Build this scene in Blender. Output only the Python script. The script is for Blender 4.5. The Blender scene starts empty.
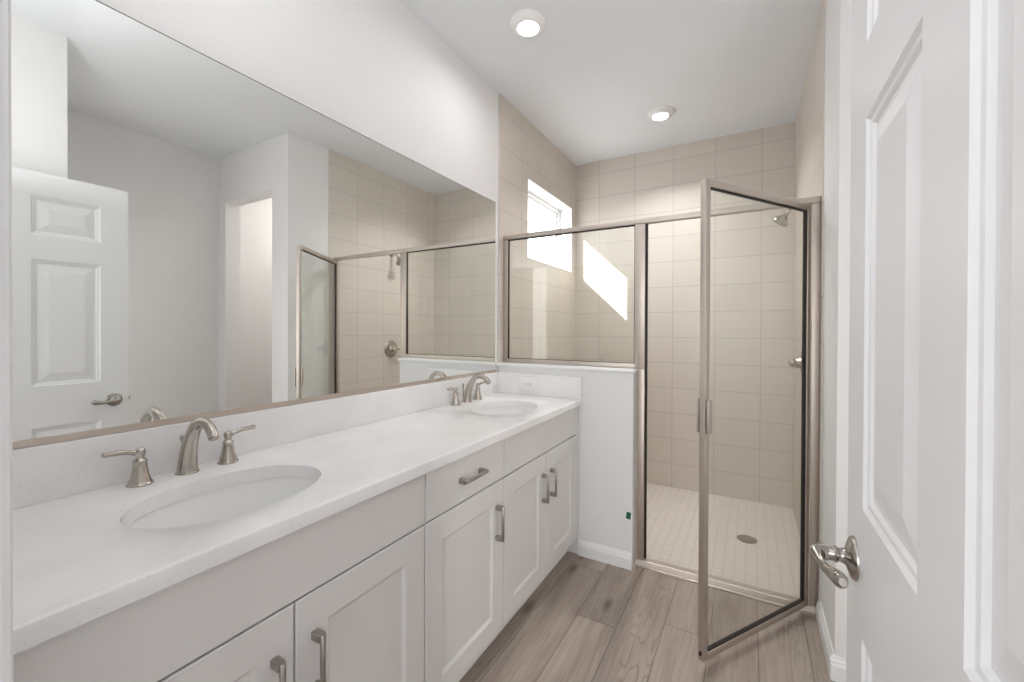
import bpy, bmesh, math
from mathutils import Vector, Matrix
PI = math.pi
S = bpy.context.scene
COL = S.collection

# ---------------------------------------------------------------- camera
cd = bpy.data.cameras.new('camera')
cam = bpy.data.objects.new('camera', cd)
COL.objects.link(cam)
yaw, pitch, roll = math.radians(29.6558), math.radians(-0.3513), math.radians(0.2171)
fw = Vector((-math.sin(yaw) * math.cos(pitch), math.cos(yaw) * math.cos(pitch), math.sin(pitch)))
r0 = Vector((math.cos(yaw), math.sin(yaw), 0))
u0 = r0.cross(fw)
rt = math.cos(roll) * r0 + math.sin(roll) * u0
up = -math.sin(roll) * r0 + math.cos(roll) * u0
mw = Matrix((rt, up, -fw)).transposed().to_4x4()
mw.translation = Vector((1.3767, 0.0, 1.2619))
cam.matrix_world = mw
cd.sensor_width = 36.0
cd.lens = 417.93 * 36.0 / 1024.0
cd.shift_y = -8.0967 / 1024.0
cd.clip_start = 0.01
S.camera = cam

# ---------------------------------------------------------------- light and exposure
W = bpy.data.worlds.new('daylight_sky')
S.world = W
W.use_nodes = True
bg = W.node_tree.nodes['Background']
bg.inputs[0].default_value = (0.95, 0.98, 1.0, 1)
bg.inputs[1].default_value = 2.8

H_ROOM = 2.743
def lamp(name, kind, energy, loc, rot=None, size=1.0, size_y=None, color=(1, 1, 1), shape=None):
    d = bpy.data.lights.new(name, kind)
    d.energy = energy
    d.color = color
    if kind == 'AREA':
        d.shape = shape or 'RECTANGLE'
        d.size = size
        if size_y: d.size_y = size_y
    o = bpy.data.objects.new(name, d)
    COL.objects.link(o)
    o.location = loc
    if rot is not None: o.rotation_euler = rot
    return o

sun = lamp('sun', 'SUN', 9.0, (-4, -4, 6), color=(1.0, 0.97, 0.92))
sun.data.angle = math.radians(0.5)
sun.rotation_euler = Vector((0.70, 1.0, -0.66)).to_track_quat('-Z', 'Y').to_euler()
# added fill lamp behind the camera, shining in through the open doorway
lamp('bedroom_fill', 'AREA', 38.0, (1.05, -2.3, 1.45), (PI / 2, 0, -0.18), 2.4, 2.2, (0.96, 0.98, 1.0))
# unseen fill lamp added above camera height, aimed up at the ceiling
lamp('ceiling_bounce_fill', 'AREA', 4.5, (0.98, 0.32, 1.9), (PI, 0, 0), 0.5, 0.25, (0.98, 0.99, 1.0))
# fill lamp added in the recess, hidden behind its near corner
lamp('recess_fill', 'AREA', 4.0, (2.52, 0.822, 1.20), (PI / 2, 0, 1.45), 0.16, 1.7, (1.0, 0.99, 0.98))
# unseen lamp added to brighten the small room beyond the recess doorway
lamp('toilet_room_fill', 'AREA', 9.0, (2.2, 2.9, H_ROOM - 0.03), (0, 0, 0), 0.3, 0.3, (1.0, 0.985, 0.96))
S.view_settings.view_transform = 'Standard'
S.view_settings.look = 'None'
S.view_settings.gamma = 1.0
S.view_settings.use_curve_mapping = False
S.view_settings.exposure = 0.80
S.cycles.use_denoising = True
S.cycles.max_bounces = 16
S.cycles.diffuse_bounces = 8
S.cycles.glossy_bounces = 8
S.cycles.transparent_max_bounces = 24
S.cycles.sample_clamp_indirect = 6.0

# ---------------------------------------------------------------- materials
def srgb(r, g, b):
    f = lambda c: (c / 255 / 12.92) if c / 255 <= 0.04045 else ((c / 255 + 0.055) / 1.055) ** 2.4
    return (f(r), f(g), f(b), 1)

class NT:
    def __init__(s, name):
        s.m = bpy.data.materials.new(name)
        s.m.use_nodes = True
        s.t = s.m.node_tree
        s.b = s.t.nodes['Principled BSDF']
        s.out = s.t.nodes['Material Output']
    def n(s, kind, **kw):
        x = s.t.nodes.new(kind)
        for k, v in kw.items(): setattr(x, k, v)
        return x
    def l(s, a, b): s.t.links.new(a, b)
    def math(s, op, a, b=None):
        x = s.n('ShaderNodeMath', operation=op)
        for i, v in enumerate((a, b)):
            if v is None: continue
            if isinstance(v, (int, float)): x.inputs[i].default_value = v
            else: s.l(v, x.inputs[i])
        return x.outputs[0]
    def noise(s, vec, scale, detail=3, rough=0.5):
        x = s.n('ShaderNodeTexNoise')
        x.inputs['Scale'].default_value = scale
        x.inputs['Detail'].default_value = detail
        x.inputs['Roughness'].default_value = rough
        if vec is not None: s.l(vec, x.inputs['Vector'])
        return x.outputs[0]
    def ramp(s, fac, stops):
        x = s.n('ShaderNodeValToRGB')
        e = x.color_ramp.elements
        while len(e) < len(stops): e.new(0.5)
        for i, (p, c) in enumerate(stops):
            e[i].position = p; e[i].color = c
        s.l(fac, x.inputs[0])
        return x.outputs[0]
    def bump(s, h, strength, dist=0.002):
        x = s.n('ShaderNodeBump')
        x.inputs['Strength'].default_value = strength
        x.inputs['Distance'].default_value = dist
        s.l(h, x.inputs['Height'])
        s.l(x.outputs[0], s.b.inputs['Normal'])
    def obj(s):
        return s.n('ShaderNodeTexCoord').outputs['Object']
    def set(s, **kw):
        names = dict(color='Base Color', rough='Roughness', metal='Metallic', coat='Coat Weight', spec='Specular IOR Level')
        for k, v in kw.items(): s.b.inputs[names[k]].default_value = v
        return s

def mix(nt, fac, a, b, blend='MIX'):
    x = nt.n('ShaderNodeMix', data_type='RGBA', blend_type=blend)
    for sock, v in ((x.inputs[0], fac), (x.inputs[6], a), (x.inputs[7], b)):
        if isinstance(v, (int, float, tuple)): sock.default_value = v
        else: nt.l(v, sock)
    return x.outputs[2]

def painted(name, col, rough=0.6, bump_scale=300, bump=0.06, spec=0.3):
    m = NT(name).set(color=col, rough=rough, spec=spec)
    m.bump(m.noise(m.obj(), bump_scale, 2), bump, 0.001)
    return m.m

M = {}
M['wall'] = painted('wall_paint', srgb(229, 228, 228), 0.7, 220, 0.08)
m = NT('ceiling_paint').set(color=srgb(227, 229, 232), rough=0.85, spec=0.2)
m.bump(m.noise(m.obj(), 45, 4, 0.6), 0.25, 0.004)
M['ceiling'] = m.m
M['trim'] = painted('trim_paint', srgb(235, 235, 236), 0.35, 150, 0.03, 0.45)
m = NT('door_paint').set(color=srgb(233, 233, 234), rough=0.34, spec=0.45)
mp = m.n('ShaderNodeMapping'); m.l(m.obj(), mp.inputs[0]); mp.inputs['Scale'].default_value = (60, 60, 3)
m.bump(m.noise(mp.outputs[0], 3, 4, 0.6), 0.10, 0.001)
M['door'] = m.m
M['cabinet'] = painted('cabinet_paint', srgb(221, 219, 217), 0.42, 120, 0.015, 0.4)
M['cabinet_in'] = painted('cabinet_carcass_dark', srgb(120, 108, 96), 0.6)  # carcass coloured dark so the gaps between the fronts look shaded

m = NT('white_quartz').set(rough=0.16, spec=0.5)
o = m.obj()
sp = m.noise(o, 230, 1, 0.5)
cl = m.noise(o, 7, 5, 0.55)
c1 = m.ramp(cl, [(0.35, srgb(234, 233, 232)), (0.65, srgb(240, 239, 239))])
c2 = m.ramp(sp, [(0.63, (1, 1, 1, 1)), (0.72, (0.90, 0.895, 0.89, 1))])
m.l(mix(m, 1.0, c1, c2, 'MULTIPLY'), m.b.inputs['Base Color'])
M['quartz'] = m.m
M['porcelain'] = NT('white_porcelain').set(color=srgb(244, 244, 243), rough=0.08, spec=0.5).m

def metal(name, col, rough, brushed=None):
    m = NT(name).set(color=col, rough=rough, metal=1.0)
    if brushed:
        mp = m.n('ShaderNodeMapping'); m.l(m.obj(), mp.inputs[0]); mp.inputs['Scale'].default_value = brushed
        m.bump(m.noise(mp.outputs[0], 40, 3), 0.05, 0.0006)
    return m.m
M['nickel'] = metal('brushed_nickel', srgb(190, 183, 175), 0.27, (4, 4, 30))
M['pull'] = metal('satin_nickel_pull', srgb(172, 167, 162), 0.3, (30, 30, 4))
M['frame'] = metal('brushed_nickel_aluminium', srgb(200, 190, 181), 0.46, (30, 30, 2))
M['lever'] = metal('polished_satin_nickel', srgb(172, 167, 160), 0.2)
M['mirror'] = metal('mirror_silver', (0.86, 0.875, 0.855, 1), 0.0)
M['channel'] = metal('mirror_channel_metal', srgb(206, 194, 182), 0.4)
M['rubber'] = NT('gasket_and_gap_black').set(color=srgb(30, 24, 20), rough=0.6).m  # gasket rubber, also the strip that paints shade beside the post
M['tape'] = NT('green_tape').set(color=srgb(0, 92, 62), rough=0.6).m
M['plastic'] = NT('white_plastic').set(color=srgb(238, 237, 235), rough=0.3).m
M['slot'] = NT('socket_slot').set(color=srgb(120, 116, 112), rough=0.7).m

def glass(name, tint):
    m = NT(name)
    m.t.nodes.remove(m.b)
    tr = m.n('ShaderNodeBsdfTransparent'); tr.inputs[0].default_value = tint
    gl = m.n('ShaderNodeBsdfGlossy'); gl.inputs['Roughness'].default_value = 0.0
    lw = m.n('ShaderNodeLayerWeight'); lw.inputs[0].default_value = 0.5
    f = m.math('ADD', m.math('MULTIPLY', m.math('POWER', lw.outputs['Facing'], 5.0), 0.9), 0.035)
    mx = m.n('ShaderNodeMixShader')
    m.l(f, mx.inputs[0]); m.l(tr.outputs[0], mx.inputs[1]); m.l(gl.outputs[0], mx.inputs[2])
    m.l(mx.outputs[0], m.out.inputs[0])
    return m.m
M['glass'] = glass('clear_shower_glass', (0.97, 0.98, 0.965, 1))
M['pane'] = glass('window_glass', (0.98, 0.99, 0.99, 1))

def tile(name, axes, w, h, off, mortar, c1, c2, grout, streak):
    """square-set tile in metres on the plane of the two given axes"""
    m = NT(name).set(rough=0.32, spec=0.45)
    o = m.obj()
    sx = m.n('ShaderNodeSeparateXYZ'); m.l(o, sx.inputs[0])
    cb = m.n('ShaderNodeCombineXYZ')
    m.l(m.math('SUBTRACT', sx.outputs[axes[0]], off[0]), cb.inputs[0])
    m.l(m.math('SUBTRACT', sx.outputs[axes[1]], off[1]), cb.inputs[1])
    br = m.n('ShaderNodeTexBrick', offset=0.0, squash=1.0)
    m.l(cb.outputs[0], br.inputs['Vector'])
    br.inputs['Color1'].default_value = c1
    br.inputs['Color2'].default_value = c2
    br.inputs['Mortar'].default_value = grout
    br.inputs['Scale'].default_value = 1.0
    br.inputs['Mortar Size'].default_value = mortar
    br.inputs['Mortar Smooth'].default_value = 0.2
    br.inputs['Brick Width'].default_value = w
    br.inputs['Row Height'].default_value = h
    mp = m.n('ShaderNodeMapping'); m.l(cb.outputs[0], mp.inputs[0]); mp.inputs['Scale'].default_value = streak
    st = m.ramp(m.noise(mp.outputs[0], 3, 5, 0.6), [(0.3, (0.95, 0.945, 0.94, 1)), (0.7, (1.0, 1.0, 1.0, 1))])
    m.l(mix(m, 1.0, br.outputs['Color'], st, 'MULTIPLY'), m.b.inputs['Base Color'])
    inv = m.math('SUBTRACT', 1.0, br.outputs['Fac'])
    m.bump(inv, 0.35, 0.002)
    return m.m
T1, T2, TG = srgb(211, 203, 194), srgb(207, 199, 190), srgb(186, 178, 169)
M['tile_x'] = tile('beige_wall_tile_side', (1, 2), 0.305, 0.2032, (2.53 - 0.305, -0.009), 0.0028, T1, T2, TG, (14, 60, 1))
M['tile_y'] = tile('beige_wall_tile_end', (0, 2), 0.305, 0.2032, (0.225 - 0.305, -0.009), 0.0028, T1, T2, TG, (14, 60, 1))
M['mosaic'] = tile('beige_floor_mosaic', (0, 1), 0.0525, 0.0525, (0.0, 0.0), 0.0032, srgb(219, 212, 204), srgb(214, 207, 199), srgb(203, 196, 187), (20, 20, 1))

# wood plank floor: boards run along Y
m = NT('oak_vinyl_plank').set(rough=0.42, spec=0.4)
o = m.obj()
sx = m.n('ShaderNodeSeparateXYZ'); m.l(o, sx.inputs[0])
px = m.math('DIVIDE', m.math('SUBTRACT', sx.outputs[0], 0.0195), 0.1742)
ix = m.math('FLOOR', px); fx = m.math('SUBTRACT', px, ix)
# end joints: boards 3 to 6 from the mirror wall break at these heights along the room, the others anywhere
st = m.ramp(m.math('DIVIDE', m.math('ADD', ix, 0.5), 10.0), [(p / 10, (v, v, v, 1)) for p, v in ((0, 0.30), (1, 0.86), (2, 0.12), (3, 0.254), (4, 0.5615), (5, 0.03), (6, 0.455), (7, 0.80), (8, 0.22), (9, 0.63))])
st.node.color_ramp.interpolation = 'CONSTANT'
py = m.math('ADD', m.math('DIVIDE', sx.outputs[1], 1.22), st)
iy = m.math('FLOOR', py); fy = m.math('SUBTRACT', py, iy)
cc = m.n('ShaderNodeCombineXYZ'); m.l(ix, cc.inputs[0]); m.l(iy, cc.inputs[1])
wn2 = m.n('ShaderNodeTexWhiteNoise', noise_dimensions='2D'); m.l(cc.outputs[0], wn2.inputs['Vector'])
gv = m.n('ShaderNodeCombineXYZ')
m.l(m.math('ADD', sx.outputs[0], m.math('MULTIPLY', wn2.outputs[0], 37.0)), gv.inputs[0])
m.l(m.math('ADD', m.math('MULTIPLY', sx.outputs[1], 0.11), m.math('MULTIPLY', wn2.outputs[0], 11.0)), gv.inputs[1])
g1 = m.noise(gv.outputs[0], 9, 5, 0.62)
gv2 = m.n('ShaderNodeMapping'); m.l(gv.outputs[0], gv2.inputs[0]); gv2.inputs['Scale'].default_value = (1.0, 0.32, 1)
g2 = m.noise(gv2.outputs[0], 110, 3, 0.65)
base = m.ramp(g1, [(0.28, srgb(146, 132, 122)), (0.50, srgb(171, 158, 148)), (0.74, srgb(184, 172, 162))])
fine = m.ramp(g2, [(0.36, (0.83, 0.82, 0.81, 1)), (0.60, (1.0, 1.0, 1.0, 1))])
# cathedral grain: contour lines of a stretched noise, only in patches
gv3 = m.n('ShaderNodeMapping'); m.l(gv.outputs[0], gv3.inputs[0]); gv3.inputs['Scale'].default_value = (1.0, 1.3, 1)
cn = m.math('MULTIPLY', m.noise(gv3.outputs[0], 5.5, 3, 0.55), 26.0)
tri = m.math('ABSOLUTE', m.math('SUBTRACT', m.math('FRACT', cn), 0.5))
patch = m.ramp(m.noise(gv.outputs[0], 4.0, 1, 0.5), [(0.46, (0, 0, 0, 1)), (0.62, (1, 1, 1, 1))])
ring = m.ramp(tri, [(0.03, (0.74, 0.72, 0.71, 1)), (0.18, (1, 1, 1, 1))])
tone = m.ramp(wn2.outputs[0], [(0.0, (0.88, 0.875, 0.87, 1)), (1.0, (1.04, 1.035, 1.03, 1))])
# scattered knots
kv = m.n('ShaderNodeMapping'); m.l(gv.outputs[0], kv.inputs[0]); kv.inputs['Scale'].default_value = (5.0, 16.0, 1)
vo = m.n('ShaderNodeTexVoronoi', voronoi_dimensions='2D'); m.l(kv.outputs[0], vo.inputs['Vector']); vo.inputs['Scale'].default_value = 1.0
sv = m.n('ShaderNodeSeparateColor'); m.l(vo.outputs['Color'], sv.inputs[0])
pick = m.math('GREATER_THAN', sv.outputs[0], 0.62)
knot = m.math('MULTIPLY', m.ramp(vo.outputs['Distance'], [(0.02, (1, 1, 1, 1)), (0.13, (0, 0, 0, 1))]), pick)
c = mix(m, 1.0, base, fine, 'MULTIPLY')
c = mix(m, patch, c, mix(m, 1.0, c, ring, 'MULTIPLY'))
c = mix(m, 1.0, c, tone, 'MULTIPLY')
c = mix(m, m.math('MULTIPLY', knot, 0.75), c, srgb(92, 78, 68))
ex = m.math('MINIMUM', fx, m.math('SUBTRACT', 1.0, fx))
ey = m.math('MULTIPLY', m.math('MINIMUM', fy, m.math('SUBTRACT', 1.0, fy)), 7.0)
e = m.math('MINIMUM', ex, ey)
gap = m.ramp(e, [(0.004, (0.55, 0.52, 0.5, 1)), (0.016, (1, 1, 1, 1))])
c = mix(m, 1.0, c, gap, 'MULTIPLY')
m.l(c, m.b.inputs['Base Color'])
m.bump(g2, 0.06, 0.001)
M['wood'] = m.m

m = NT('lamp_diffuser')
m.b.inputs['Base Color'].default_value = (1, 1, 1, 1)
m.b.inputs['Emission Color'].default_value = (1.0, 0.975, 0.93, 1)
m.b.inputs['Emission Strength'].default_value = 6.0
M['lamp'] = m.m

# ---------------------------------------------------------------- mesh helpers
def BM(): return bmesh.new()

def add_box(bm, x0, x1, y0, y1, z0, z1, bev=0.0, seg=2):
    r = bmesh.ops.create_cube(bm, size=1.0)
    vs = r['verts']
    bmesh.ops.scale(bm, vec=(abs(x1 - x0), abs(y1 - y0), abs(z1 - z0)), verts=vs)
    bmesh.ops.translate(bm, vec=((x0 + x1) / 2, (y0 + y1) / 2, (z0 + z1) / 2), verts=vs)
    if bev > 0:
        es = list({e for v in vs for e in v.link_edges})
        bmesh.ops.bevel(bm, geom=es, offset=bev, segments=seg, profile=0.5, affect='EDGES', clamp_overlap=True)

def add_lathe(bm, prof, mat=None, n=32):
    """profile of (radius, height) turned about local Z, then moved by mat"""
    mat = mat or Matrix()
    rings = []
    for r, z in prof:
        if r < 1e-6:
            rings.append([bm.verts.new(mat @ Vector((0, 0, z)))])
        else:
            rings.append([bm.verts.new(mat @ Vector((r * math.cos(2 * PI * i / n), r * math.sin(2 * PI * i / n), z))) for i in range(n)])
    for a, b in zip(rings, rings[1:]):
        for i in range(n):
            j = (i + 1) % n
            if len(a) == 1 and len(b) == 1: break
            if len(a) == 1: bm.faces.new((a[0], b[i], b[j]))
            elif len(b) == 1: bm.faces.new((a[i], a[j], b[0]))
            else: bm.faces.new((a[i], a[j], b[j], b[i]))
    if len(rings[0]) > 1: bm.faces.new(rings[0][::-1])
    if len(rings[-1]) > 1: bm.faces.new(rings[-1])

def spline(pts, k=6):
    P = [Vector(p) for p in pts]
    out = []
    for i in range(len(P) - 1):
        p0, p1, p2, p3 = P[max(i - 1, 0)], P[i], P[i + 1], P[min(i + 2, len(P) - 1)]
        for j in range(k):
            t = j / k
            out.append(0.5 * ((2 * p1) + (p2 - p0) * t + (2 * p0 - 5 * p1 + 4 * p2 - p3) * t * t + (3 * p1 - p0 - 3 * p2 + p3) * t ** 3))
    out.append(P[-1])
    return out

def add_tube(bm, pts, ra, rb=None, n=20, smooth=6, ref=(0, 1, 0)):
    """swept tube; ra/rb are half-widths along the reference side and across it, given per point"""
    rb = rb or ra
    P = spline([(*p,) for p in pts], smooth)
    A = [v.x for v in spline([(a, 0, 0) for a in ra], smooth)]
    B = [v.x for v in spline([(b, 0, 0) for b in rb], smooth)]
    rings = []
    for i, p in enumerate(P):
        t = (P[min(i + 1, len(P) - 1)] - P[max(i - 1, 0)]).normalized()
        s = Vector(ref) - t * Vector(ref).dot(t)
        s.normalize()
        q = t.cross(s)
        rings.append([bm.verts.new(p + s * A[i] * math.cos(2 * PI * k / n) + q * B[i] * math.sin(2 * PI * k / n)) for k in range(n)])
    for a, b in zip(rings, rings[1:]):
        for k in range(n):
            j = (k + 1) % n
            bm.faces.new((a[k], a[j], b[j], b[k]))
    bm.faces.new(rings[0][::-1]); bm.faces.new(rings[-1])

def add_prism(bm, poly, a, b, fn):
    """extrude a 2-D polygon between a and b; fn(u, v, w) -> point"""
    A = [bm.verts.new(fn(u, v, a)) for u, v in poly]
    B = [bm.verts.new(fn(u, v, b)) for u, v in poly]
    n = len(poly)
    for i in range(n):
        j = (i + 1) % n
        bm.faces.new((A[i], A[j], B[j], B[i]))
    bm.faces.new(A[::-1]); bm.faces.new(B)

def add_panelled(bm, us, vs, panels, rings, fn):
    """flat face in (u, v) with moulded panels. rings: (inset, depth) going inwards; fn(u, v, d) -> point"""
    cache = {}
    def V(u, v, d):
        k = (round(u, 5), round(v, 5), round(d, 5))
        if k not in cache: cache[k] = bm.verts.new(fn(u, v, d))
        return cache[k]
    for i in range(len(us) - 1):
        for j in range(len(vs) - 1):
            u0_, u1_, v0_, v1_ = us[i], us[i + 1], vs[j], vs[j + 1]
            if (i, j) not in panels:
                bm.faces.new((V(u0_, v0_, 0), V(u1_, v0_, 0), V(u1_, v1_, 0), V(u0_, v1_, 0)))
                continue
            prev = None
            for ins, d in [(0, 0)] + rings:
                q = [V(u0_ + ins, v0_ + ins, d), V(u1_ - ins, v0_ + ins, d), V(u1_ - ins, v1_ - ins, d), V(u0_ + ins, v1_ - ins, d)]
                if prev:
                    for k in range(4):
                        bm.faces.new((prev[k], prev[(k + 1) % 4], q[(k + 1) % 4], q[k]))
                prev = q
            bm.faces.new(prev)

def build(name, bm, mat, parent=None, loc=None, smooth=None):
    bmesh.ops.recalc_face_normals(bm, faces=bm.faces[:])
    me = bpy.data.meshes.new(name)
    if smooth is not None:
        for f in bm.faces: f.smooth = True
        lim = math.radians(smooth)
        for e_ in bm.edges:
            if len(e_.link_faces) == 2 and e_.calc_face_angle(0) > lim: e_.smooth = False
    bm.to_mesh(me); bm.free()
    for x in (mat if isinstance(mat, (list, tuple)) else [mat]): me.materials.append(x)
    o_ = bpy.data.objects.new(name, me)
    COL.objects.link(o_)
    if parent is not None: o_.parent = parent
    if loc is not None: o_.location = loc
    return o_

def thing(name, label, cat, loc=(0, 0, 0), rz=0.0, group=None):
    o_ = bpy.data.objects.new(name, None)
    o_.empty_display_size = 0.05
    COL.objects.link(o_)
    o_.location = loc; o_.rotation_euler = (0, 0, rz)
    return tag(o_, label, cat, group)

def tag(o_, label, cat, group=None):
    o_['label'] = label; o_['category'] = cat
    if group: o_['group'] = group
    return o_

def struct(name, bm, mat, label=None, cat=None, parent=None, smooth=None):
    o_ = build(name, bm, mat, parent, smooth=smooth)
    o_['kind'] = 'structure'
    if label: o_['label'] = label
    if cat: o_['category'] = cat
    return o_

def boxes(*bs):
    bm = BM()
    for b in bs: add_box(bm, *b)
    return bm

def copy_tree(src, parent=None):
    c_ = src.copy()
    COL.objects.link(c_)
    if parent is not None: c_.parent = parent
    for ch in src.children: copy_tree(ch, c_)
    return c_

# ---------------------------------------------------------------- the room
H = 2.743
XR = 1.652          # right wall face
YB = 3.558          # shower end wall face
YT = 2.2356         # where the tile begins
YF = 0.107          # inside face of the doorway wall
YK = 1.895          # recess return wall
XF = 2.657          # recess far wall
DX0, DX1 = 0.722, 1.537   # doorway opening
struct('floor', boxes((0, 2.8, -4.5, 2.29, -0.06, 0), (1.66, 2.8, 2.29, 3.7, -0.06, 0)), M['wood'], 'grey brown oak plank floor', 'floor')
struct('floor_shower', boxes((-0.1, 1.66, 2.29, 3.7, -0.06, 0.004)), M['mosaic'], 'small beige square mosaic tile floor of the shower', 'floor')
struct('ceiling', boxes((-0.3, 2.9, -4.5, 3.75, H, H + 0.15)), M['ceiling'], 'flat white textured ceiling', 'ceiling')
struct('wall_left', boxes((-0.17, 0, -4.5, YT, 0, H)), M['wall'], 'white painted wall behind the mirror', 'wall')
WY0, WY1, WZ0, WZ1 = 2.618, 3.455, 1.770, 2.336
TX = 0.010
struct('wall_shower_left', boxes((-0.17, TX, YT, WY0, 0, H), (-0.17, TX, WY1, YB + 0.15, 0, H), (-0.17, TX, WY0, WY1, 0, WZ0), (-0.17, TX, WY0, WY1, WZ1, H)),
       M['tile_x'], 'beige tiled shower wall holding the window', 'wall')
struct('wall_back', boxes((TX, XR + 0.12, YB, YB + 0.15, 0, H)), M['tile_y'], 'beige tiled end wall of the shower', 'wall')
struct('wall_shower_right', boxes((XR - 0.005, XR + 0.12, 2.2424, YB, 0, H)), M['tile_x'], 'beige tiled shower wall with the shower head', 'wall')
struct('wall_right', boxes((XR, XR + 0.12, YK, 2.2424, 0, H)), M['wall'], 'narrow white wall beside the shower', 'wall')
struct('wall_recess', boxes((XR + 0.12, 1.8546, YK, YK + 0.12, 0, H), (2.5348, XF + 0.1, YK, YK + 0.12, 0, H), (1.8546, 2.5348, YK, YK + 0.12, 2.346, H)), M['wall'],
       'white wall with an open doorway, seen in the mirror', 'wall')
struct('wall_far', boxes((XF, XF + 0.12, YF - 0.14, 3.75, 0, H)), M['wall'], 'white far wall of the recess, seen in the mirror', 'wall')
struct('wall_right_near', boxes((XR, XF, YF, 0.7306, 0, H)), M['wall'], 'white wall behind the open white door', 'wall')
struct('wall_end', boxes((XR + 0.12, XF, 3.6, 3.75, 0, H)), M['wall'], 'white wall beyond the open doorway', 'wall')
struct('wall_front', boxes((0, DX0 - 0.018, YF - 0.12, YF, 0, H), (DX1 + 0.018, XF, YF - 0.12, YF, 0, H), (DX0 - 0.018, DX1 + 0.018, YF - 0.12, YF, 2.05, H)), M['wall'],
       'white wall around the entry doorway', 'wall')
struct('wall_bedroom', boxes((-0.17, 2.92, -4.62, -4.5, 0, H), (2.8, 2.92, -4.5, 3.75, 0, H)), M['wall'], 'white wall of the room behind the camera', 'wall')
# door lining and casing
struct('trim_1', boxes((DX0 - 0.018, DX0, YF - 0.125, YF + 0.004, 0, 2.032), (DX1, DX1 + 0.018, YF - 0.125, YF + 0.004, 0, 2.032), (DX0 - 0.018, DX1 + 0.018, YF - 0.125, YF + 0.004, 2.032, 2.05)), M['trim'], 'white lining of the entry doorway', 'door frame')
bm = BM()
cas = [(0, 0), (0, 0.010), (0.008, 0.0135), (0.030, 0.0135), (0.045, 0.017), (0.057, 0.015), (0.057, 0)]
xa = DX0 - 0.004
add_prism(bm, cas, 0, 2.09, lambda u, v, w: Vector((xa - u, YF + v, w)))
add_prism(bm, cas, xa - 0.057, DX1 + 0.06, lambda u, v, w: Vector((w, YF + v, 2.036 + u)))
add_prism(bm, cas, 0, 2.09, lambda u, v, w: Vector((DX1 + 0.008 + u * 0.9, YF + v * 0.4, w)))
struct('trim_2', bm, M['trim'], 'white moulded casing around the entry doorway', 'door frame')

# baseboards
bprof = [(0, 0), (0.014, 0), (0.014, 0.056), (0.0105, 0.064), (0.0105, 0.070), (0.006, 0.078), (0.004, 0.086), (0, 0.086)]
bm = BM(); add_prism(bm, bprof, 0.545, 0.842, lambda u, v, w: Vector((w, 2.232 - u, v)))
struct('baseboard_back', bm, M['trim'], 'white moulded baseboard along the half wall', 'baseboard')
bm = BM(); add_prism(bm, bprof, YK - 0.0, 2.266, lambda u, v, w: Vector((XR - u, w, v)))
struct('baseboard_right', bm, M['trim'], 'white moulded baseboard between the shower and the door', 'baseboard')
bm = BM()
add_prism(bm, bprof, XR - 0.014, 1.8546, lambda u, v, w: Vector((w, YK - u, v)))
add_prism(bm, bprof, 2.5348, XF, lambda u, v, w: Vector((w, YK - u, v)))
add_prism(bm, bprof, 0.7306, YK, lambda u, v, w: Vector((XF - u, w, v)))
struct('baseboard_recess', bm, M['trim'], 'white moulded baseboard around the recess', 'baseboard')

# half wall carrying the shower glass
HWX, HW0, HW1, HWZ = 0.842, 2.232, 2.345, 1.040
struct('wall_half', boxes((TX, HWX, HW0, HW1, 0, HWZ)), M['wall'], 'white half wall between the vanity and the shower', 'wall')
struct('wall_half_tile', boxes((TX, HWX, HW1, HW1 + 0.01, 0, HWZ)), M['tile_y'], 'beige tile on the shower side of the half wall', 'wall')
bm = BM(); add_box(bm, TX - 0.01, 0.853, HW0 - 0.013, HW1 + 0.012, HWZ, 1.0582, 0.005, 3)
struct('trim_3', bm, M['trim'], 'white ledge capping the half wall', 'ledge', smooth=40)

# window
bm = BM()
for b in ((WY0, WY0 + 0.030, WZ0, WZ1), (WY1 - 0.030, WY1, WZ0, WZ1), (WY0 + 0.03, WY1 - 0.03, WZ0, WZ0 + 0.03), (WY0 + 0.03, WY1 - 0.03, WZ1 - 0.03, WZ1)):
    add_box(bm, -0.165, -0.10, b[0], b[1], b[2], b[3], 0.003)
for b in ((WY0 + 0.03, WY0 + 0.05, WZ0 + 0.03, WZ1 - 0.03), (WY1 - 0.05, WY1 - 0.03, WZ0 + 0.03, WZ1 - 0.03), (WY0 + 0.05, WY1 - 0.05, WZ0 + 0.03, WZ0 + 0.05), (WY0 + 0.05, WY1 - 0.05, WZ1 - 0.046, WZ1 - 0.03)):
    add_box(bm, -0.155, -0.12, b[0], b[1], b[2], b[3], 0.003)
win = struct('window_1', bm, M['plastic'], 'small high white window in the shower wall, bright with daylight', 'window')
build('pane', boxes((-0.141, -0.136, WY0 + 0.045, WY1 - 0.045, WZ0 + 0.045, WZ1 - 0.04)), M['pane'], win)
bm = boxes((-0.10, TX, WY0, WY0 + 0.006, WZ0, WZ1), (-0.10, TX, WY1 - 0.006, WY1, WZ0, WZ1), (-0.10, TX, WY0, WY1, WZ1 - 0.006, WZ1), (-0.10, TX + 0.004, WY0 - 0.0, WY1, WZ0, WZ0 + 0.008))
build('reveal', bm, M['trim'], win)

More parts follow.
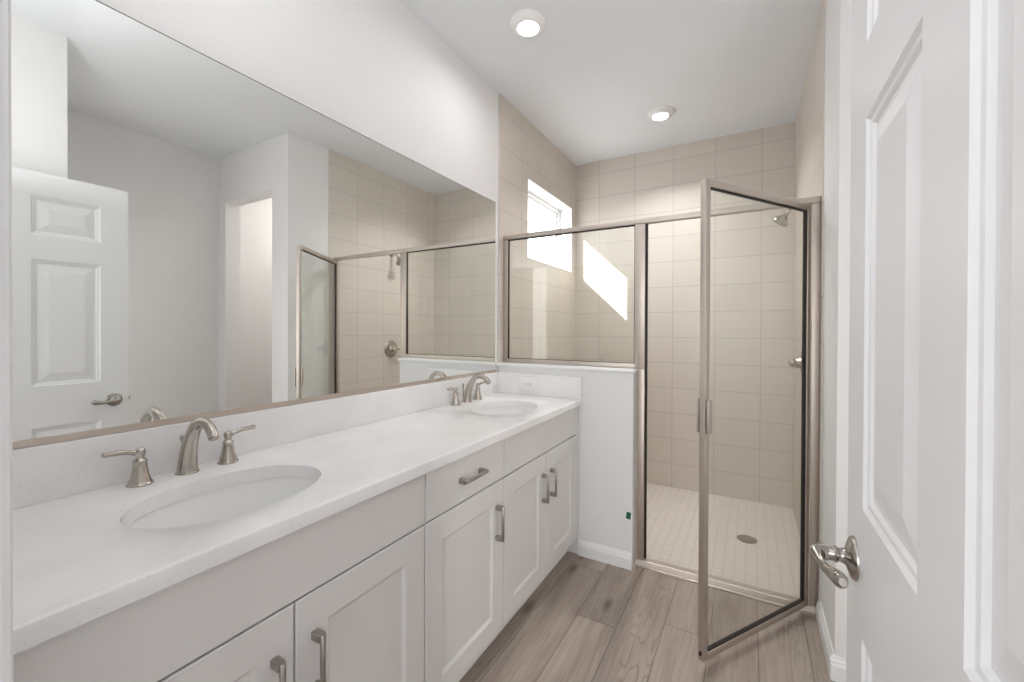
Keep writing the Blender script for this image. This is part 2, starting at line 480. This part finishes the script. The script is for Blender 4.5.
# ---------------------------------------------------------------- room door (open, hinged at the right of the doorway)
D0Y, D1Y, DFX, DT = 0.122, 0.929, 1.528, 0.035
DZ0, DZ1 = 0.012, 1.993
rings = [(0.006, -0.0045), (0.012, -0.0055), (0.017, -0.0095), (0.024, -0.0095), (0.058, -0.0025), (0.061, -0.0025)]
us = [D0Y, 0.233, 0.472, 0.580, 0.819, D1Y]
vs_ = [DZ0, 0.235, 0.795, 0.990, 1.586, 1.700, 1.884, DZ1]
pan = {(i, j) for i in (1, 3) for j in (1, 3, 5)}
bm = BM()
add_panelled(bm, us, vs_, pan, rings, lambda u, v, d: Vector((DFX - d, u, v)))
add_panelled(bm, us, vs_, pan, rings, lambda u, v, d: Vector((DFX + DT + d, u, v)))
ys = [D0Y, D1Y]; zs = [DZ0, DZ1]
def strip(a, b):
    bm.faces.new([bm.verts.new(p) for p in (Vector((DFX, *a)), Vector((DFX, *b)), Vector((DFX + DT, *b)), Vector((DFX + DT, *a)))])
strip((D0Y, DZ0), (D1Y, DZ0)); strip((D1Y, DZ0), (D1Y, DZ1)); strip((D1Y, DZ1), (D0Y, DZ1)); strip((D0Y, DZ1), (D0Y, DZ0))
bmesh.ops.remove_doubles(bm, verts=bm.verts[:], dist=1e-5)
door = struct('door_1', bm, M['door'], 'white six panel door standing open at the right', 'door')
KY, KZ = 0.869, 0.892
bm = BM()
ml = Matrix.Translation((DFX, KY, KZ)) @ Matrix.Rotation(-PI / 2, 4, 'Y')
add_lathe(bm, [(0.034, 0), (0.034, 0.003), (0.031, 0.006), (0.024, 0.009), (0.014, 0.012), (0.0115, 0.016), (0.011, 0.022), (0.0135, 0.025), (0.011, 0.029), (0.011, 0.040)], ml, 32)
add_tube(bm, [(DFX - 0.036, KY, KZ), (DFX - 0.045, KY - 0.001, KZ), (DFX - 0.0515, KY - 0.008, KZ - 0.001), (DFX - 0.051, KY - 0.024, KZ - 0.003), (DFX - 0.044, KY - 0.046, KZ - 0.006), (DFX - 0.036, KY - 0.066, KZ - 0.005), (DFX - 0.031, KY - 0.084, KZ - 0.002), (DFX - 0.030, KY - 0.094, KZ + 0.000)],
         [0.0125, 0.0130, 0.0125, 0.0085, 0.0075, 0.0105, 0.0115, 0.006], [0.0125, 0.0130, 0.0115, 0.0070, 0.0060, 0.0085, 0.0095, 0.005], 18, 6, ref=(0, 0.02, 1))
build('door_handle', bm, M['lever'], door, smooth=45)
bm = BM()
ml = Matrix.Translation((DFX + DT, KY, KZ)) @ Matrix.Rotation(PI / 2, 4, 'Y')
add_lathe(bm, [(0.034, 0), (0.034, 0.003), (0.031, 0.006), (0.024, 0.009), (0.014, 0.012), (0.0115, 0.016), (0.011, 0.040)], ml, 32)
add_tube(bm, [(DFX + DT + 0.034, KY, KZ), (DFX + DT + 0.050, KY - 0.002, KZ), (DFX + DT + 0.056, KY - 0.030, KZ - 0.006), (DFX + DT + 0.054, KY - 0.110, KZ - 0.003)], [0.011, 0.011, 0.007, 0.006], None, 16, 6, ref=(0, 0.02, 1))
build('door_handle', bm, M['lever'], door, smooth=45)
bm = BM()
add_box(bm, DFX + 0.005, DFX + 0.030, D1Y, D1Y + 0.0015, KZ - 0.028, KZ + 0.028)
add_box(bm, DFX + 0.012, DFX + 0.023, D1Y, D1Y + 0.010, KZ - 0.008, KZ + 0.008, 0.002)
build('latch', bm, M['lever'], door)

# ---------------------------------------------------------------- vanity cabinets
CF = 0.545       # door face
CT = 0.842       # underside of the counter
KICK = 0.099
KX = 0.478
def pull_bm(vertical):
    bm_ = BM()
    L = 0.066
    P = lambda a, w, o_: (o_[0], o_[1], a - w, a + w, -w, w)
    for s in (-1, 1):
        c_ = s * (L - 0.0085)
        if vertical: add_box(bm_, 0, 0.026, -0.0085, 0.0085, c_ - 0.0085, c_ + 0.0085, 0.0012)
        else: add_box(bm_, 0, 0.026, c_ - 0.0085, c_ + 0.0085, -0.0085, 0.0085, 0.0012)
    rot = Matrix() if vertical else Matrix.Rotation(-PI / 2, 4, 'X')
    add_lathe(bm_, [(0.0, -L), (0.0054, -L), (0.0062, -L + 0.001), (0.0062, L - 0.001), (0.0054, L), (0, L)], Matrix.Translation((0.029, 0, 0)) @ rot, 20)
    return bm_

def shaker_bm(y0, y1, z0, z1, st=0.077):
    bm_ = BM()
    t = 0.0195
    rg = [(0.0015, -0.0012), (0.0105, -0.0075), (0.012, -0.0078)]
    e = 0.0025
    add_panelled(bm_, [y0 + e, y0 + st, y1 - st, y1 - e], [z0 + e, z0 + st, z1 - st, z1 - e], {(1, 1)}, rg, lambda u, v, d: Vector((CF + d, u, v)))
    def ring(x, i): return [(x, y0 + i, z0 + i), (x, y1 - i, z0 + i), (x, y1 - i, z1 - i), (x, y0 + i, z1 - i)]
    a, b, c_ = ring(CF, e), ring(CF - e, 0), ring(CF - t, 0)
    for p, q in ((a, b), (b, c_)):
        for k in range(4):
            bm_.faces.new([bm_.verts.new(v) for v in (p[k], p[(k + 1) % 4], q[(k + 1) % 4], q[k])])
    bm_.faces.new([bm_.verts.new(v) for v in c_])
    bmesh.ops.remove_doubles(bm_, verts=bm_.verts[:], dist=1e-5)
    return bm_

def slab_front(y0, y1, z0, z1):
    bm_ = BM(); add_box(bm_, CF - 0.0195, CF, y0, y1, z0, z1, 0.0022, 2); return bm_

ZD0, ZD1, ZF0, ZF1 = 0.100, 0.6835, 0.689, 0.8385
def cabinet(y0, y1, label, ca, cb, group):
    """carcass from y0 to y1 with fronts between ca and cb"""
    t = thing('vanity_cabinet', label, 'cabinet', (0, (y0 + y1) / 2, 0), 0, group)
    off = -(y0 + y1) / 2
    P = lambda n, bm_, m_, par=t: build(n, bm_, m_, par, (0, off, 0) if par is t else None)
    w = 0.018
    bm_ = boxes((0.003, CF - 0.021, y0 + 0.0008, y0 + w, KICK, CT), (0.003, CF - 0.021, y1 - w, y1 - 0.0008, KICK, CT), (0.003, CF - 0.021, y0 + w, y1 - w, KICK, KICK + w),
                (0.003, 0.012, y0 + w, y1 - w, KICK + w, CT), (CF - 0.06, CF - 0.0215, y0 + w, y1 - w, 0.665, 0.705), (CF - 0.0395, CF - 0.0215, y0 + w, y1 - w, CT - 0.03, CT - 0.001))
    P('carcass', bm_, M['cabinet_in'])
    P('toe_kick', boxes((KX - 0.016, KX, y0 + 0.0008, y1 - 0.0008, 0, KICK)), M['cabinet'])
    return t, P, off

def add_pull(front, y, z, vertical):
    return build('pull_handle', pull_bm(vertical), M['pull'], front, (CF, y, z), smooth=40)

G = 0.0022
VG = 'vanity cabinets under the white counter'
def sink_base(y0, y1, label, gap, ca, cb):
    t, P, off = cabinet(y0, y1, label, ca, cb, VG)
    P('false_front', slab_front(ca + G, cb - G, ZF0, ZF1), M['cabinet'])
    d1 = P('door', shaker_bm(ca + G, gap - G, ZD0, ZD1), M['cabinet'])
    d2 = P('door', shaker_bm(gap + G, cb - G, ZD0, ZD1), M['cabinet'])
    add_pull(d1, gap - 0.045, 0.533, True); add_pull(d2, gap + 0.045, 0.533, True)
    return t, P
t, P = sink_base(YF + 0.002, 0.947, 'grey two-door vanity cabinet under the sink nearest the entry door', 0.539, 0.131, 0.947)
P('filler_strip', boxes((CF - 0.0195, CF - 0.002, YF + 0.004, 0.131 - G, KICK, CT - 0.001)), M['cabinet'])
t, P, off = cabinet(0.947, 1.403, 'narrow grey vanity cabinet between the two sinks, one drawer over one door', 0.947, 1.403, VG)
dr = P('drawer_front', slab_front(0.947 + G, 1.403 - G, ZF0, ZF1), M['cabinet'])
add_pull(dr, 1.175, 0.764, False)
d = P('door', shaker_bm(0.947 + G, 1.403 - G, ZD0, ZD1), M['cabinet'])
add_pull(d, 1.347, 0.533, True)
t, P = sink_base(1.403, 2.229, 'grey two-door vanity cabinet beside the half wall of the shower', 1.796, 1.403, 2.19)
P('filler_strip', boxes((CF - 0.0195, CF - 0.003, 2.19 + G, 2.2285, KICK, CT - 0.001)), M['cabinet'])

# ---------------------------------------------------------------- countertop
ZC = 0.877
XC = 0.5615
SINKS = [(0.308, 0.539), (0.308, 1.806)]
SA, SB = 0.203, 0.153    # along y, along x

bm = BM()
xe = XC - 0.012
Y0, Y1 = YF + 0.003, 2.230
def flat(x0, x1, y0, y1):
    add_box(bm, x0, x1, y0, y1, 0, ZC - CT)
cells = []
edges = [Y0]
for cx_, cy_ in SINKS:
    edges += [cy_ - 0.26, cy_ + 0.26]
edges.append(Y1)
def flat_faces(x0, x1, y0, y1):
    for z in (0, ZC - CT):
        bm.faces.new([bm.verts.new(v) for v in ((x0, y0, z), (x1, y0, z), (x1, y1, z), (x0, y1, z))])
flat_faces(0.002, xe, edges[0], edges[1]); flat_faces(0.002, xe, edges[2], edges[3]); flat_faces(0.002, xe, edges[4], edges[5])
for cx_, cy_ in SINKS:
    x0, x1, y0, y1 = 0.002, xe, cy_ - 0.26, cy_ + 0.26
    N = 72
    angs = sorted([2 * PI * i / N for i in range(N)] + [math.atan2(yy - cy_, xx - cx_) % (2 * PI) for xx in (x0, x1) for yy in (y0, y1)])
    def hit(a):
        c_, s_ = math.cos(a), math.sin(a)
        tt = min(((x1 - cx_) / c_ if c_ > 1e-9 else (x0 - cx_) / c_ if c_ < -1e-9 else 1e9), ((y1 - cy_) / s_ if s_ > 1e-9 else (y0 - cy_) / s_ if s_ < -1e-9 else 1e9))
        return cx_ + c_ * tt, cy_ + s_ * tt
    def ell(a, g=0.0):
        r = 1 / math.sqrt((math.cos(a) / (SB + g)) ** 2 + (math.sin(a) / (SA + g)) ** 2)
        return cx_ + r * math.cos(a), cy_ + r * math.sin(a)
    top = ZC - CT
    for i in range(len(angs)):
        a, b = angs[i], angs[(i + 1) % len(angs)]
        for z, g in ((0, 0), (top, 0.003)):
            bm.faces.new([bm.verts.new((*p, z)) for p in (hit(a), hit(b), ell(b, g), ell(a, g))])
        bm.faces.new([bm.verts.new(v) for v in ((*ell(a, 0.003), top), (*ell(b, 0.003), top), (*ell(b, 0.0008), top - 0.001), (*ell(a, 0.0008), top - 0.001))])
        bm.faces.new([bm.verts.new(v) for v in ((*ell(a, 0.0008), top - 0.001), (*ell(b, 0.0008), top - 0.001), (*ell(b), top - 0.004), (*ell(a), top - 0.004))])
        bm.faces.new([bm.verts.new(v) for v in ((*ell(a), top - 0.004), (*ell(b), top - 0.004), (*ell(b), 0), (*ell(a), 0))])
top = ZC - CT
prof = [(xe, 0), (XC - 0.003, 0), (XC, 0.003), (XC, top - 0.005), (XC - 0.0015, top - 0.0015), (XC - 0.005, top), (xe, top)]
for (u, v), (u2, v2) in zip(prof, prof[1:]):
    bm.faces.new([bm.verts.new(p) for p in ((u, Y0, v), (u, Y1, v), (u2, Y1, v2), (u2, Y0, v2))])
for y in (Y0, Y1):
    bm.faces.new([bm.verts.new((u, y, v)) for u, v in prof]); bm.faces.new([bm.verts.new(v) for v in ((0.002, y, 0), (xe, y, 0), (xe, y, top), (0.002, y, top))])
bm.faces.new([bm.verts.new(v) for v in ((0.002, Y0, 0), (0.002, Y1, 0), (0.002, Y1, top), (0.002, Y0, top))])
bmesh.ops.remove_doubles(bm, verts=bm.verts[:], dist=2e-5)
tag(build('countertop', bm, M['quartz'], None, (0, 0, CT), smooth=30), 'long white speckled stone countertop with two oval sink cut-outs', 'countertop')
ZS = 1.003
bm = BM(); add_box(bm, 0.002, 0.021, Y0, 2.2105, top + 0.0003, ZS - CT, 0.0015)
tag(build('backsplash', bm, M['quartz'], None, (0, 0, CT)), 'long low white stone backsplash under the mirror', 'backsplash')
bm = BM(); add_box(bm, 0.002, XC, 2.211, 2.231, top + 0.0003, ZS - CT, 0.0015)
tag(build('side_splash', bm, M['quartz'], None, (0, 0, CT)), 'short white stone side splash with a socket, against the half wall', 'backsplash')

# ---------------------------------------------------------------- sinks
def make_sink():
    t_ = thing('undermount_sink', '', 'sink')
    bm_ = BM()
    N = 64
    prof_ = [(1.10, 0.0), (1.035, 0.0), (1.03, -0.006), (1.0, -0.035), (0.965, -0.075), (0.91, -0.115), (0.80, -0.148), (0.58, -0.168), (0.30, -0.177), (0.115, -0.180)]
    out = [(0.10, -0.190), (0.32, -0.188), (0.62, -0.179), (0.86, -0.158), (0.97, -0.120), (1.03, -0.076), (1.06, -0.035), (1.10, -0.010)]
    rg = []
    for s, z in prof_ + out:
        ring = []
        for i in range(N):
            a = 2 * PI * i / N
            k = max(s, 0.1)
            ax, ay = SB * k, SA * k
            if s < 0.2:   # the bowl's floor closes to a round drain opening
                ax = ay = 0.0215
            ring.append(bm_.verts.new((ax * math.cos(a), ay * math.sin(a), z)))
        rg.append(ring)
    for a, b in zip(rg, rg[1:] + rg[:1]):
        for i in range(N):
            j = (i + 1) % N
            bm_.faces.new((a[i], a[j], b[j], b[i]))
    build('bowl', bm_, M['porcelain'], t_, smooth=50)
    bm_ = BM()
    add_lathe(bm_, [(0, -0.183), (0.020, -0.183), (0.020, -0.1805), (0.029, -0.1775), (0.029, -0.176), (0.023, -0.175), (0.021, -0.177), (0.018, -0.177), (0.0165, -0.173), (0.010, -0.171), (0, -0.1705)], None, 32)
    build('drain_stopper', bm_, M['nickel'], t_, smooth=40)
    bm_ = BM()
    add_lathe(bm_, [(0, 0), (0.008, 0), (0.0095, 0.001), (0.0095, 0.003), (0.006, 0.003), (0.005, 0.001), (0, 0.001)], Matrix.Translation((SB * 0.972, 0, -0.062)) @ Matrix.Rotation(-PI / 2 + 0.25, 4, 'Y'), 24)
    build('overflow_ring', bm_, M['nickel'], t_, smooth=40)
    return t_
sk = make_sink()
sk.location = (*SINKS[0], CT - 0.0005)
tag(sk, 'oval white porcelain sink nearest the entry door, sunk into the counter', 'sink', 'oval sinks in the counter')
sk2 = copy_tree(sk)
sk2.location = (*SINKS[1], CT - 0.0005)
tag(sk2, 'oval white porcelain sink beside the half wall, sunk into the counter', 'sink', 'oval sinks in the counter')

# ---------------------------------------------------------------- faucets
def make_faucet():
    t_ = thing('faucet', '', 'faucet')
    bm_ = BM()
    add_lathe(bm_, [(0, 0), (0.0265, 0), (0.027, 0.0025), (0.025, 0.005), (0.0225, 0.007), (0, 0.007)], None, 32)
    add_tube(bm_, [(0, 0, 0.004), (0.002, 0, 0.030), (0.010, 0, 0.066), (0.026, 0, 0.103), (0.050, 0, 0.132), (0.078, 0, 0.144), (0.105, 0, 0.140), (0.126, 0, 0.126), (0.138, 0, 0.110)],
             [0.0245, 0.0215, 0.0190, 0.0165, 0.0145, 0.0132, 0.0124, 0.0122, 0.0125], None, 24, 6)
    s_ = build('spout', bm_, M['nickel'], t_, smooth=50)
    bm_ = BM()
    add_lathe(bm_, [(0, 0), (0.0095, 0), (0.0105, 0.002), (0.0105, 0.006), (0, 0.006)], Matrix.Translation((0.1368, 0, 0.112)) @ Matrix.Rotation(PI - 0.55, 4, 'Y'), 24)
    build('aerator', bm_, M['pull'], s_, smooth=40)
    bm_ = BM()
    add_lathe(bm_, [(0, 0.0), (0.0032, 0.0), (0.0032, 0.080), (0.0052, 0.083), (0.0065, 0.089), (0.0055, 0.096), (0.003, 0.099), (0, 0.0995)], Matrix.Translation((-0.0265, 0, 0)), 16)
    build('lift_rod', bm_, M['nickel'], s_, smooth=40)
    for s in (-1, 1):
        bm_ = BM()
        add_lathe(bm_, [(0, 0), (0.0255, 0), (0.0265, 0.002), (0.0255, 0.0045), (0.0235, 0.006), (0.0230, 0.009), (0.0205, 0.015), (0.0180, 0.024), (0.0158, 0.035), (0.0142, 0.046), (0.0136, 0.056), (0.0145, 0.057), (0.0145, 0.060), (0.0125, 0.062), (0.0095, 0.064), (0.0085, 0.068), (0.0095, 0.072), (0.0112, 0.077), (0.0115, 0.081), (0.0105, 0.086), (0.007, 0.090), (0, 0.0915)],
                  Matrix.Translation((0, s * 0.1005, 0)), 32)
        h_ = build('handle', bm_, M['nickel'], t_, smooth=60)
        bm_ = BM()
        y = s * 0.1005
        add_tube(bm_, [(0, y + s * 0.006, 0.079), (0.001, y + s * 0.015, 0.0815), (0.002, y + s * 0.026, 0.086), (0.004, y + s * 0.040, 0.0885), (0.006, y + s * 0.056, 0.0895), (0.007, y + s * 0.071, 0.0905)],
                 [0.0055, 0.0055, 0.0060, 0.0070, 0.0075, 0.0075], [0.0058, 0.0058, 0.0060, 0.0062, 0.0062, 0.0060], 16, 6, ref=(1, 0, 0))
        build('lever', bm_, M['nickel'], h_, smooth=40)
    return t_
fa = make_faucet()
fa.location = (0.066, 0.543, ZC)
tag(fa, 'brushed nickel widespread faucet at the sink nearest the entry door', 'faucet', 'nickel faucets behind the sinks')
fb = copy_tree(fa)
fb.location = (0.064, 1.823, ZC)
tag(fb, 'brushed nickel widespread faucet at the sink beside the half wall', 'faucet', 'nickel faucets behind the sinks')

# ---------------------------------------------------------------- mirror
t = thing('wall_mirror', 'large rectangular wall mirror above the vanity counter', 'mirror', (0, 1.16, 1.005))
MZ0, MZ1, MY0, MY1 = 1.012, 2.050, YF + 0.004, 2.197
build('glass', boxes((0.001, 0.006, MY0 - 1.16, MY1 - 1.16, MZ0 - 1.005 + 0.002, MZ1 - 1.005)), M['mirror'], t)
bm = BM()
add_prism(bm, [(0.0005, -0.001), (0.011, -0.001), (0.011, 0.0135), (0.0065, 0.0135), (0.0065, 0.004), (0.0005, 0.004)], MY0 - 1.16, MY1 - 1.16 + 0.001, lambda u, v, w: Vector((u, w, v)))
o = build('bottom_channel', bm, M['channel'], t); o['label'] = 'beige metal channel holding the bottom edge'
build('edge', boxes((0.001, 0.0062, MY0 - 1.16, MY1 - 1.16, MZ1 - 1.005, MZ1 - 1.005 + 0.003)), M['slot'], t)

# ---------------------------------------------------------------- outlet and tape
t = thing('wall_outlet', 'white horizontal double socket on the white side splash', 'outlet', (0.228, 2.211, 0.942))
bm = BM(); add_box(bm, -0.058, 0.058, -0.0055, 0, -0.0365, 0.0365, 0.003, 2)
build('cover_plate', bm, M['plastic'], t, smooth=40)
for s in (-1, 1):
    bm = BM(); add_box(bm, s * 0.0195 - 0.0145, s * 0.0195 + 0.0145, -0.0075, -0.004, -0.017, 0.017, 0.004, 3)
    r_ = build('receptacle', bm, M['plastic'], t, smooth=40)
    for dz in (-0.0065, 0.0065):
        build('slot', boxes((s * 0.0195 - 0.004, s * 0.0195 + 0.004, -0.0079, -0.007, dz - 0.001, dz + 0.001)), M['slot'], r_)
    bm = BM(); add_lathe(bm, [(0, 0), (0.0025, 0), (0.0025, 0.0009), (0, 0.0009)], Matrix.Translation((s * 0.0195 + 0.009, -0.007, 0)) @ Matrix.Rotation(PI / 2, 4, 'X'), 12)
    build('slot', bm, M['slot'], r_)
bm = BM(); add_lathe(bm, [(0, 0), (0.003, 0), (0.0025, 0.001), (0, 0.0012)], Matrix.Translation((0, -0.0055, 0)) @ Matrix.Rotation(PI / 2, 4, 'X'), 12)
build('screw', bm, M['nickel'], t)
bm = BM()
add_prism(bm, [(-0.014, -0.018), (0.010, -0.021), (0.014, 0.016), (-0.010, 0.019)], 0, 0.0006, lambda u, v, w: Vector((0.822 + u, HW0 - w, 0.281 + v)))
tag(build('tape_piece', bm, M['tape']), 'small piece of green tape stuck on the white half wall', 'tape')

# ---------------------------------------------------------------- shower enclosure
E0, E1 = 2.284, 2.316    # front and back of the metal frame
HX0, HX1 = 0.0105, XR - 0.0055
ZH0, ZH1 = 1.834, 1.862
t = thing('shower_enclosure', 'nickel framed glass shower enclosure with its door swung open', 'shower enclosure', (0.87, 2.283, 0))
O = Vector((-0.87, -2.283, 0))
def EP(n, bm_, m_, par=None, smooth=None):
    return build(n, bm_, m_, par or t, O if par is None else None, smooth)
bm = BM(); add_box(bm, HX0, HX1, E0 - 0.004, E1 + 0.002, ZH0, ZH1, 0.004, 2)
EP('header_rail', bm, M['frame'], smooth=40)
bm = BM(); add_box(bm, HX0, 0.043, E0, E1, 1.0585, ZH0, 0.003, 2)
EP('wall_jamb', bm, M['frame'], smooth=40)
bm = BM(); add_box(bm, 0.043, 0.836, E0, E1, 1.0585, 1.085, 0.003, 2)
EP('bottom_rail', bm, M['frame'], smooth=40)
bm = BM()
add_box(bm, 0.835, 0.890, E0 - 0.001, E1, 1.0585, ZH0, 0.003, 2)
add_box(bm, 0.8545, 0.890, E0 - 0.001, E1, 0.02, 1.0584, 0.003, 2)
EP('post', bm, M['frame'], smooth=40)
bm = boxes((0.890, 0.9000, E0 + 0.012, E1 - 0.008, 0.042, ZH0))  # dark strip painting in the shade of the strike gap
o = EP('strike_gap_shade', bm, M['rubber']); o['label'] = 'dark strip standing in for the shadow gap beside the post'
gx0, gx1, gz0, gz1 = 0.043, 0.835, 1.085, ZH0
bm = boxes((gx0, gx0 + 0.0032, E0 + 0.006, E1 - 0.012, gz0, gz1), (gx1 - 0.0032, gx1, E0 + 0.006, E1 - 0.012, gz0, gz1), (gx0 + 0.0032, gx1 - 0.0032, E0 + 0.006, E1 - 0.012, gz0, gz0 + 0.0028), (gx0 + 0.0032, gx1 - 0.0032, E0 + 0.006, E1 - 0.012, gz1 - 0.005, gz1))
o = EP('glazing_gasket', bm, M['rubber']); o['label'] = 'dark gasket around the fixed glass'
EP('fixed_glass', boxes((gx0 + 0.003, gx1 - 0.003, 2.297, 2.303, gz0 + 0.002, gz1 - 0.002)), M['glass'])
bm = BM(); add_box(bm, 1.615, HX1, E0, E1, 0.03, ZH0, 0.003, 2)
EP('hinge_jamb', bm, M['frame'], smooth=40)
bm = BM()
add_prism(bm, [(E0 - 0.018, 0.0005), (E0 - 0.018, 0.007), (E0 - 0.009, 0.009), (E0 - 0.004, 0.031), (E0 + 0.002, 0.035), (E1 + 0.006, 0.035), (E1 + 0.010, 0.0005)], 0.8545, HX1, lambda u, v, w: Vector((w, u, v)))
EP('threshold', bm, M['frame'])
# the swung-out door, drawn along local -x from its hinge
ang = math.radians(57.3)
DW = 0.70
hp = Vector((1.602, 2.284, 0))
bm = BM()
DB0, DB1 = 0.036, 1.824
fwid, fdep = 0.026, 0.024
add_box(bm, -DW, -DW + fwid, -fdep / 2, fdep / 2, DB0, DB1, 0.003, 2)
add_box(bm, -fwid, 0, -fdep / 2, fdep / 2, DB0, DB1, 0.003, 2)
add_box(bm, -DW + fwid - 0.002, -fwid + 0.002, -fdep / 2, fdep / 2, DB0, DB0 + 0.026, 0.003, 2)
add_box(bm, -DW + fwid - 0.002, -fwid + 0.002, -fdep / 2, fdep / 2, DB1 - 0.026, DB1, 0.003, 2)
dp = build('door_frame', bm, M['frame'], t, hp + O, smooth=40)
dp.rotation_euler = (0, 0, ang)
bm = boxes((-DW + fwid, -DW + fwid + 0.004, -0.007, 0.007, DB0 + 0.026, DB1 - 0.026), (-fwid - 0.004, -fwid, -0.008, 0.008, DB0 + 0.026, DB1 - 0.026),
           (-DW + fwid + 0.004, -fwid - 0.004, -0.008, 0.008, DB0 + 0.026, DB0 + 0.0295), (-DW + fwid + 0.004, -fwid - 0.004, -0.008, 0.008, DB1 - 0.030, DB1 - 0.026))
o = build('glazing_gasket', bm, M['rubber'], dp); o['label'] = 'dark gasket around the door glass'
build('door_glass', boxes((-DW + fwid - 0.001, -fwid + 0.001, -0.003, 0.003, DB0 + 0.024, DB1 - 0.024)), M['glass'], dp)
for s in (-1, 1):
    bm = BM()
    zc = 0.945
    add_box(bm, -DW + 0.002, -DW + 0.024, s * 0.0215 - 0.0045, s * 0.0215 + 0.0045, zc - 0.063, zc + 0.063, 0.003, 2)
    for dz in (-0.045, 0.045):
        add_box(bm, -DW + 0.008, -DW + 0.018, min(s * 0.0115, s * 0.020), max(s * 0.0115, s * 0.020), zc + dz - 0.006, zc + dz + 0.006, 0.001)
    build('pull_handle', bm, M['frame'], dp, smooth=40)
bm = BM()
add_lathe(bm, [(0, DB0 - 0.012), (0.006, DB0 - 0.012), (0.006, DB1 + 0.004), (0, DB1 + 0.004)], Matrix.Translation((0.004, 0.0, 0)), 16)
build('hinge_pin', bm, M['frame'], dp, smooth=40)
bm = boxes((-DW - 0.006, -DW, -0.004, 0.002, DB0 + 0.020, DB0 + 0.034))
build('bottom_stop', bm, M['rubber'], dp)

# ---------------------------------------------------------------- shower fittings
SX = XR - 0.005
t = thing('shower_sprayer', 'nickel shower head on a bent arm high on the tiled right wall', 'shower head', (SX, 2.932, 1.995))
bm = BM()
add_lathe(bm, [(0, 0), (0.030, 0), (0.030, 0.003), (0.024, 0.009), (0.012, 0.014), (0, 0.014)], Matrix.Rotation(-PI / 2, 4, 'Y'), 28)
build('flange', bm, M['nickel'], t, smooth=40)
bm = BM()
add_tube(bm, [(-0.004, 0, 0), (-0.030, 0, 0.003), (-0.054, 0, -0.006), (-0.074, 0, -0.026), (-0.084, 0, -0.040)], [0.0085] * 5, None, 16, 6)
build('arm', bm, M['nickel'], t, smooth=50)
bm = BM()
add_lathe(bm, [(0, 0), (0.011, 0), (0.014, 0.004), (0.014, 0.016), (0.012, 0.020), (0.016, 0.026), (0.030, 0.040), (0.042, 0.058), (0.045, 0.064), (0.045, 0.070), (0.040, 0.073), (0.012, 0.071), (0, 0.071)],
          Matrix.Translation((-0.081, 0, -0.035)) @ Matrix.Rotation(PI + 0.62, 4, 'Y'), 32)
build('spray_head', bm, M['nickel'], t, smooth=40)
t = thing('shower_valve', 'nickel shower valve with round plate on the tiled right wall', 'shower valve', (SX, 2.925, 1.078))
bm = BM()
add_lathe(bm, [(0, 0), (0.083, 0), (0.083, 0.003), (0.078, 0.008), (0.060, 0.011), (0.034, 0.013), (0.030, 0.018), (0.029, 0.034), (0.026, 0.038), (0, 0.038)], Matrix.Rotation(-PI / 2, 4, 'Y'), 40)
build('round_plate', bm, M['nickel'], t, smooth=40)
bm = BM()
add_lathe(bm, [(0, 0.038), (0.021, 0.038), (0.023, 0.044), (0.023, 0.056), (0.019, 0.066), (0.012, 0.070), (0, 0.071)], Matrix.Rotation(-PI / 2, 4, 'Y'), 28)
add_tube(bm, [(-0.055, 0, 0), (-0.058, 0.028, -0.002), (-0.062, 0.060, -0.004), (-0.064, 0.088, -0.002)], [0.010, 0.0075, 0.007, 0.0085], [0.010, 0.006, 0.0045, 0.005], 14, 6, ref=(0, 0.01, 1))
build('lever', bm, M['nickel'], t, smooth=40)
t = thing('floor_drain', 'round nickel drain in the mosaic shower floor', 'drain', (1.369, 2.893, 0.004))
bm = BM(); add_lathe(bm, [(0, 0), (0.055, 0), (0.055, 0.002), (0.051, 0.003), (0.049, 0.0018), (0, 0.0018)], None, 36)
build('rim', bm, M['nickel'], t, smooth=40)
bm = BM()
for k, rr in enumerate((0.012, 0.022, 0.032, 0.042)):
    n_ = 6 * (k + 1)
    for i in range(n_):
        a = 2 * PI * i / n_
        add_lathe(bm, [(0, 0.0018), (0.0028, 0.0018), (0.0028, 0.0023), (0, 0.0023)], Matrix.Translation((rr * math.cos(a), rr * math.sin(a), 0)), 8)
build('grate', bm, M['slot'], t)

# ---------------------------------------------------------------- ceiling lights
def make_light():
    t_ = thing('ceiling_light', '', 'ceiling light')
    bm_ = BM()
    add_lathe(bm_, [(0.0, 0), (0.086, 0), (0.086, -0.006), (0.082, -0.014), (0.068, -0.026), (0.057, -0.031), (0.052, -0.031), (0.051, -0.028), (0.0, -0.028)], None, 48)
    build('trim_ring', bm_, M['plastic'], t_, smooth=45)
    bm_ = BM()
    add_lathe(bm_, [(0.0505, -0.0283), (0.050, -0.0305), (0.038, -0.0325), (0.0, -0.0330)], None, 40)
    build('diffuser', bm_, M['lamp'], t_, smooth=60)
    return t_
la = make_light()
la.location = (0.440, 1.790, H)
tag(la, 'round white lit ceiling light above the vanity', 'ceiling light', 'round ceiling lights')
lb = copy_tree(la)
lb.location = (0.841, 2.962, H)
tag(lb, 'round white lit ceiling light above the shower', 'ceiling light', 'round ceiling lights')
for L_, watts, spread in ((la, 1.5, 168), (lb, 6.4, 130)):
    lamp('ceiling_area_lamp', 'AREA', watts, (L_.location.x, L_.location.y, H - 0.037), (0, 0, 0), 0.10, None, (1.0, 0.99, 0.985), 'DISK').data.spread = math.radians(spread)
# fill lamp without a fixture, added over the near sink, out of view
lamp('ceiling_area_lamp', 'AREA', 0.6, (0.47, 0.56, H - 0.012), (0, 0, 0), 0.11, None, (1.0, 0.99, 0.985), 'DISK').data.spread = math.radians(160)
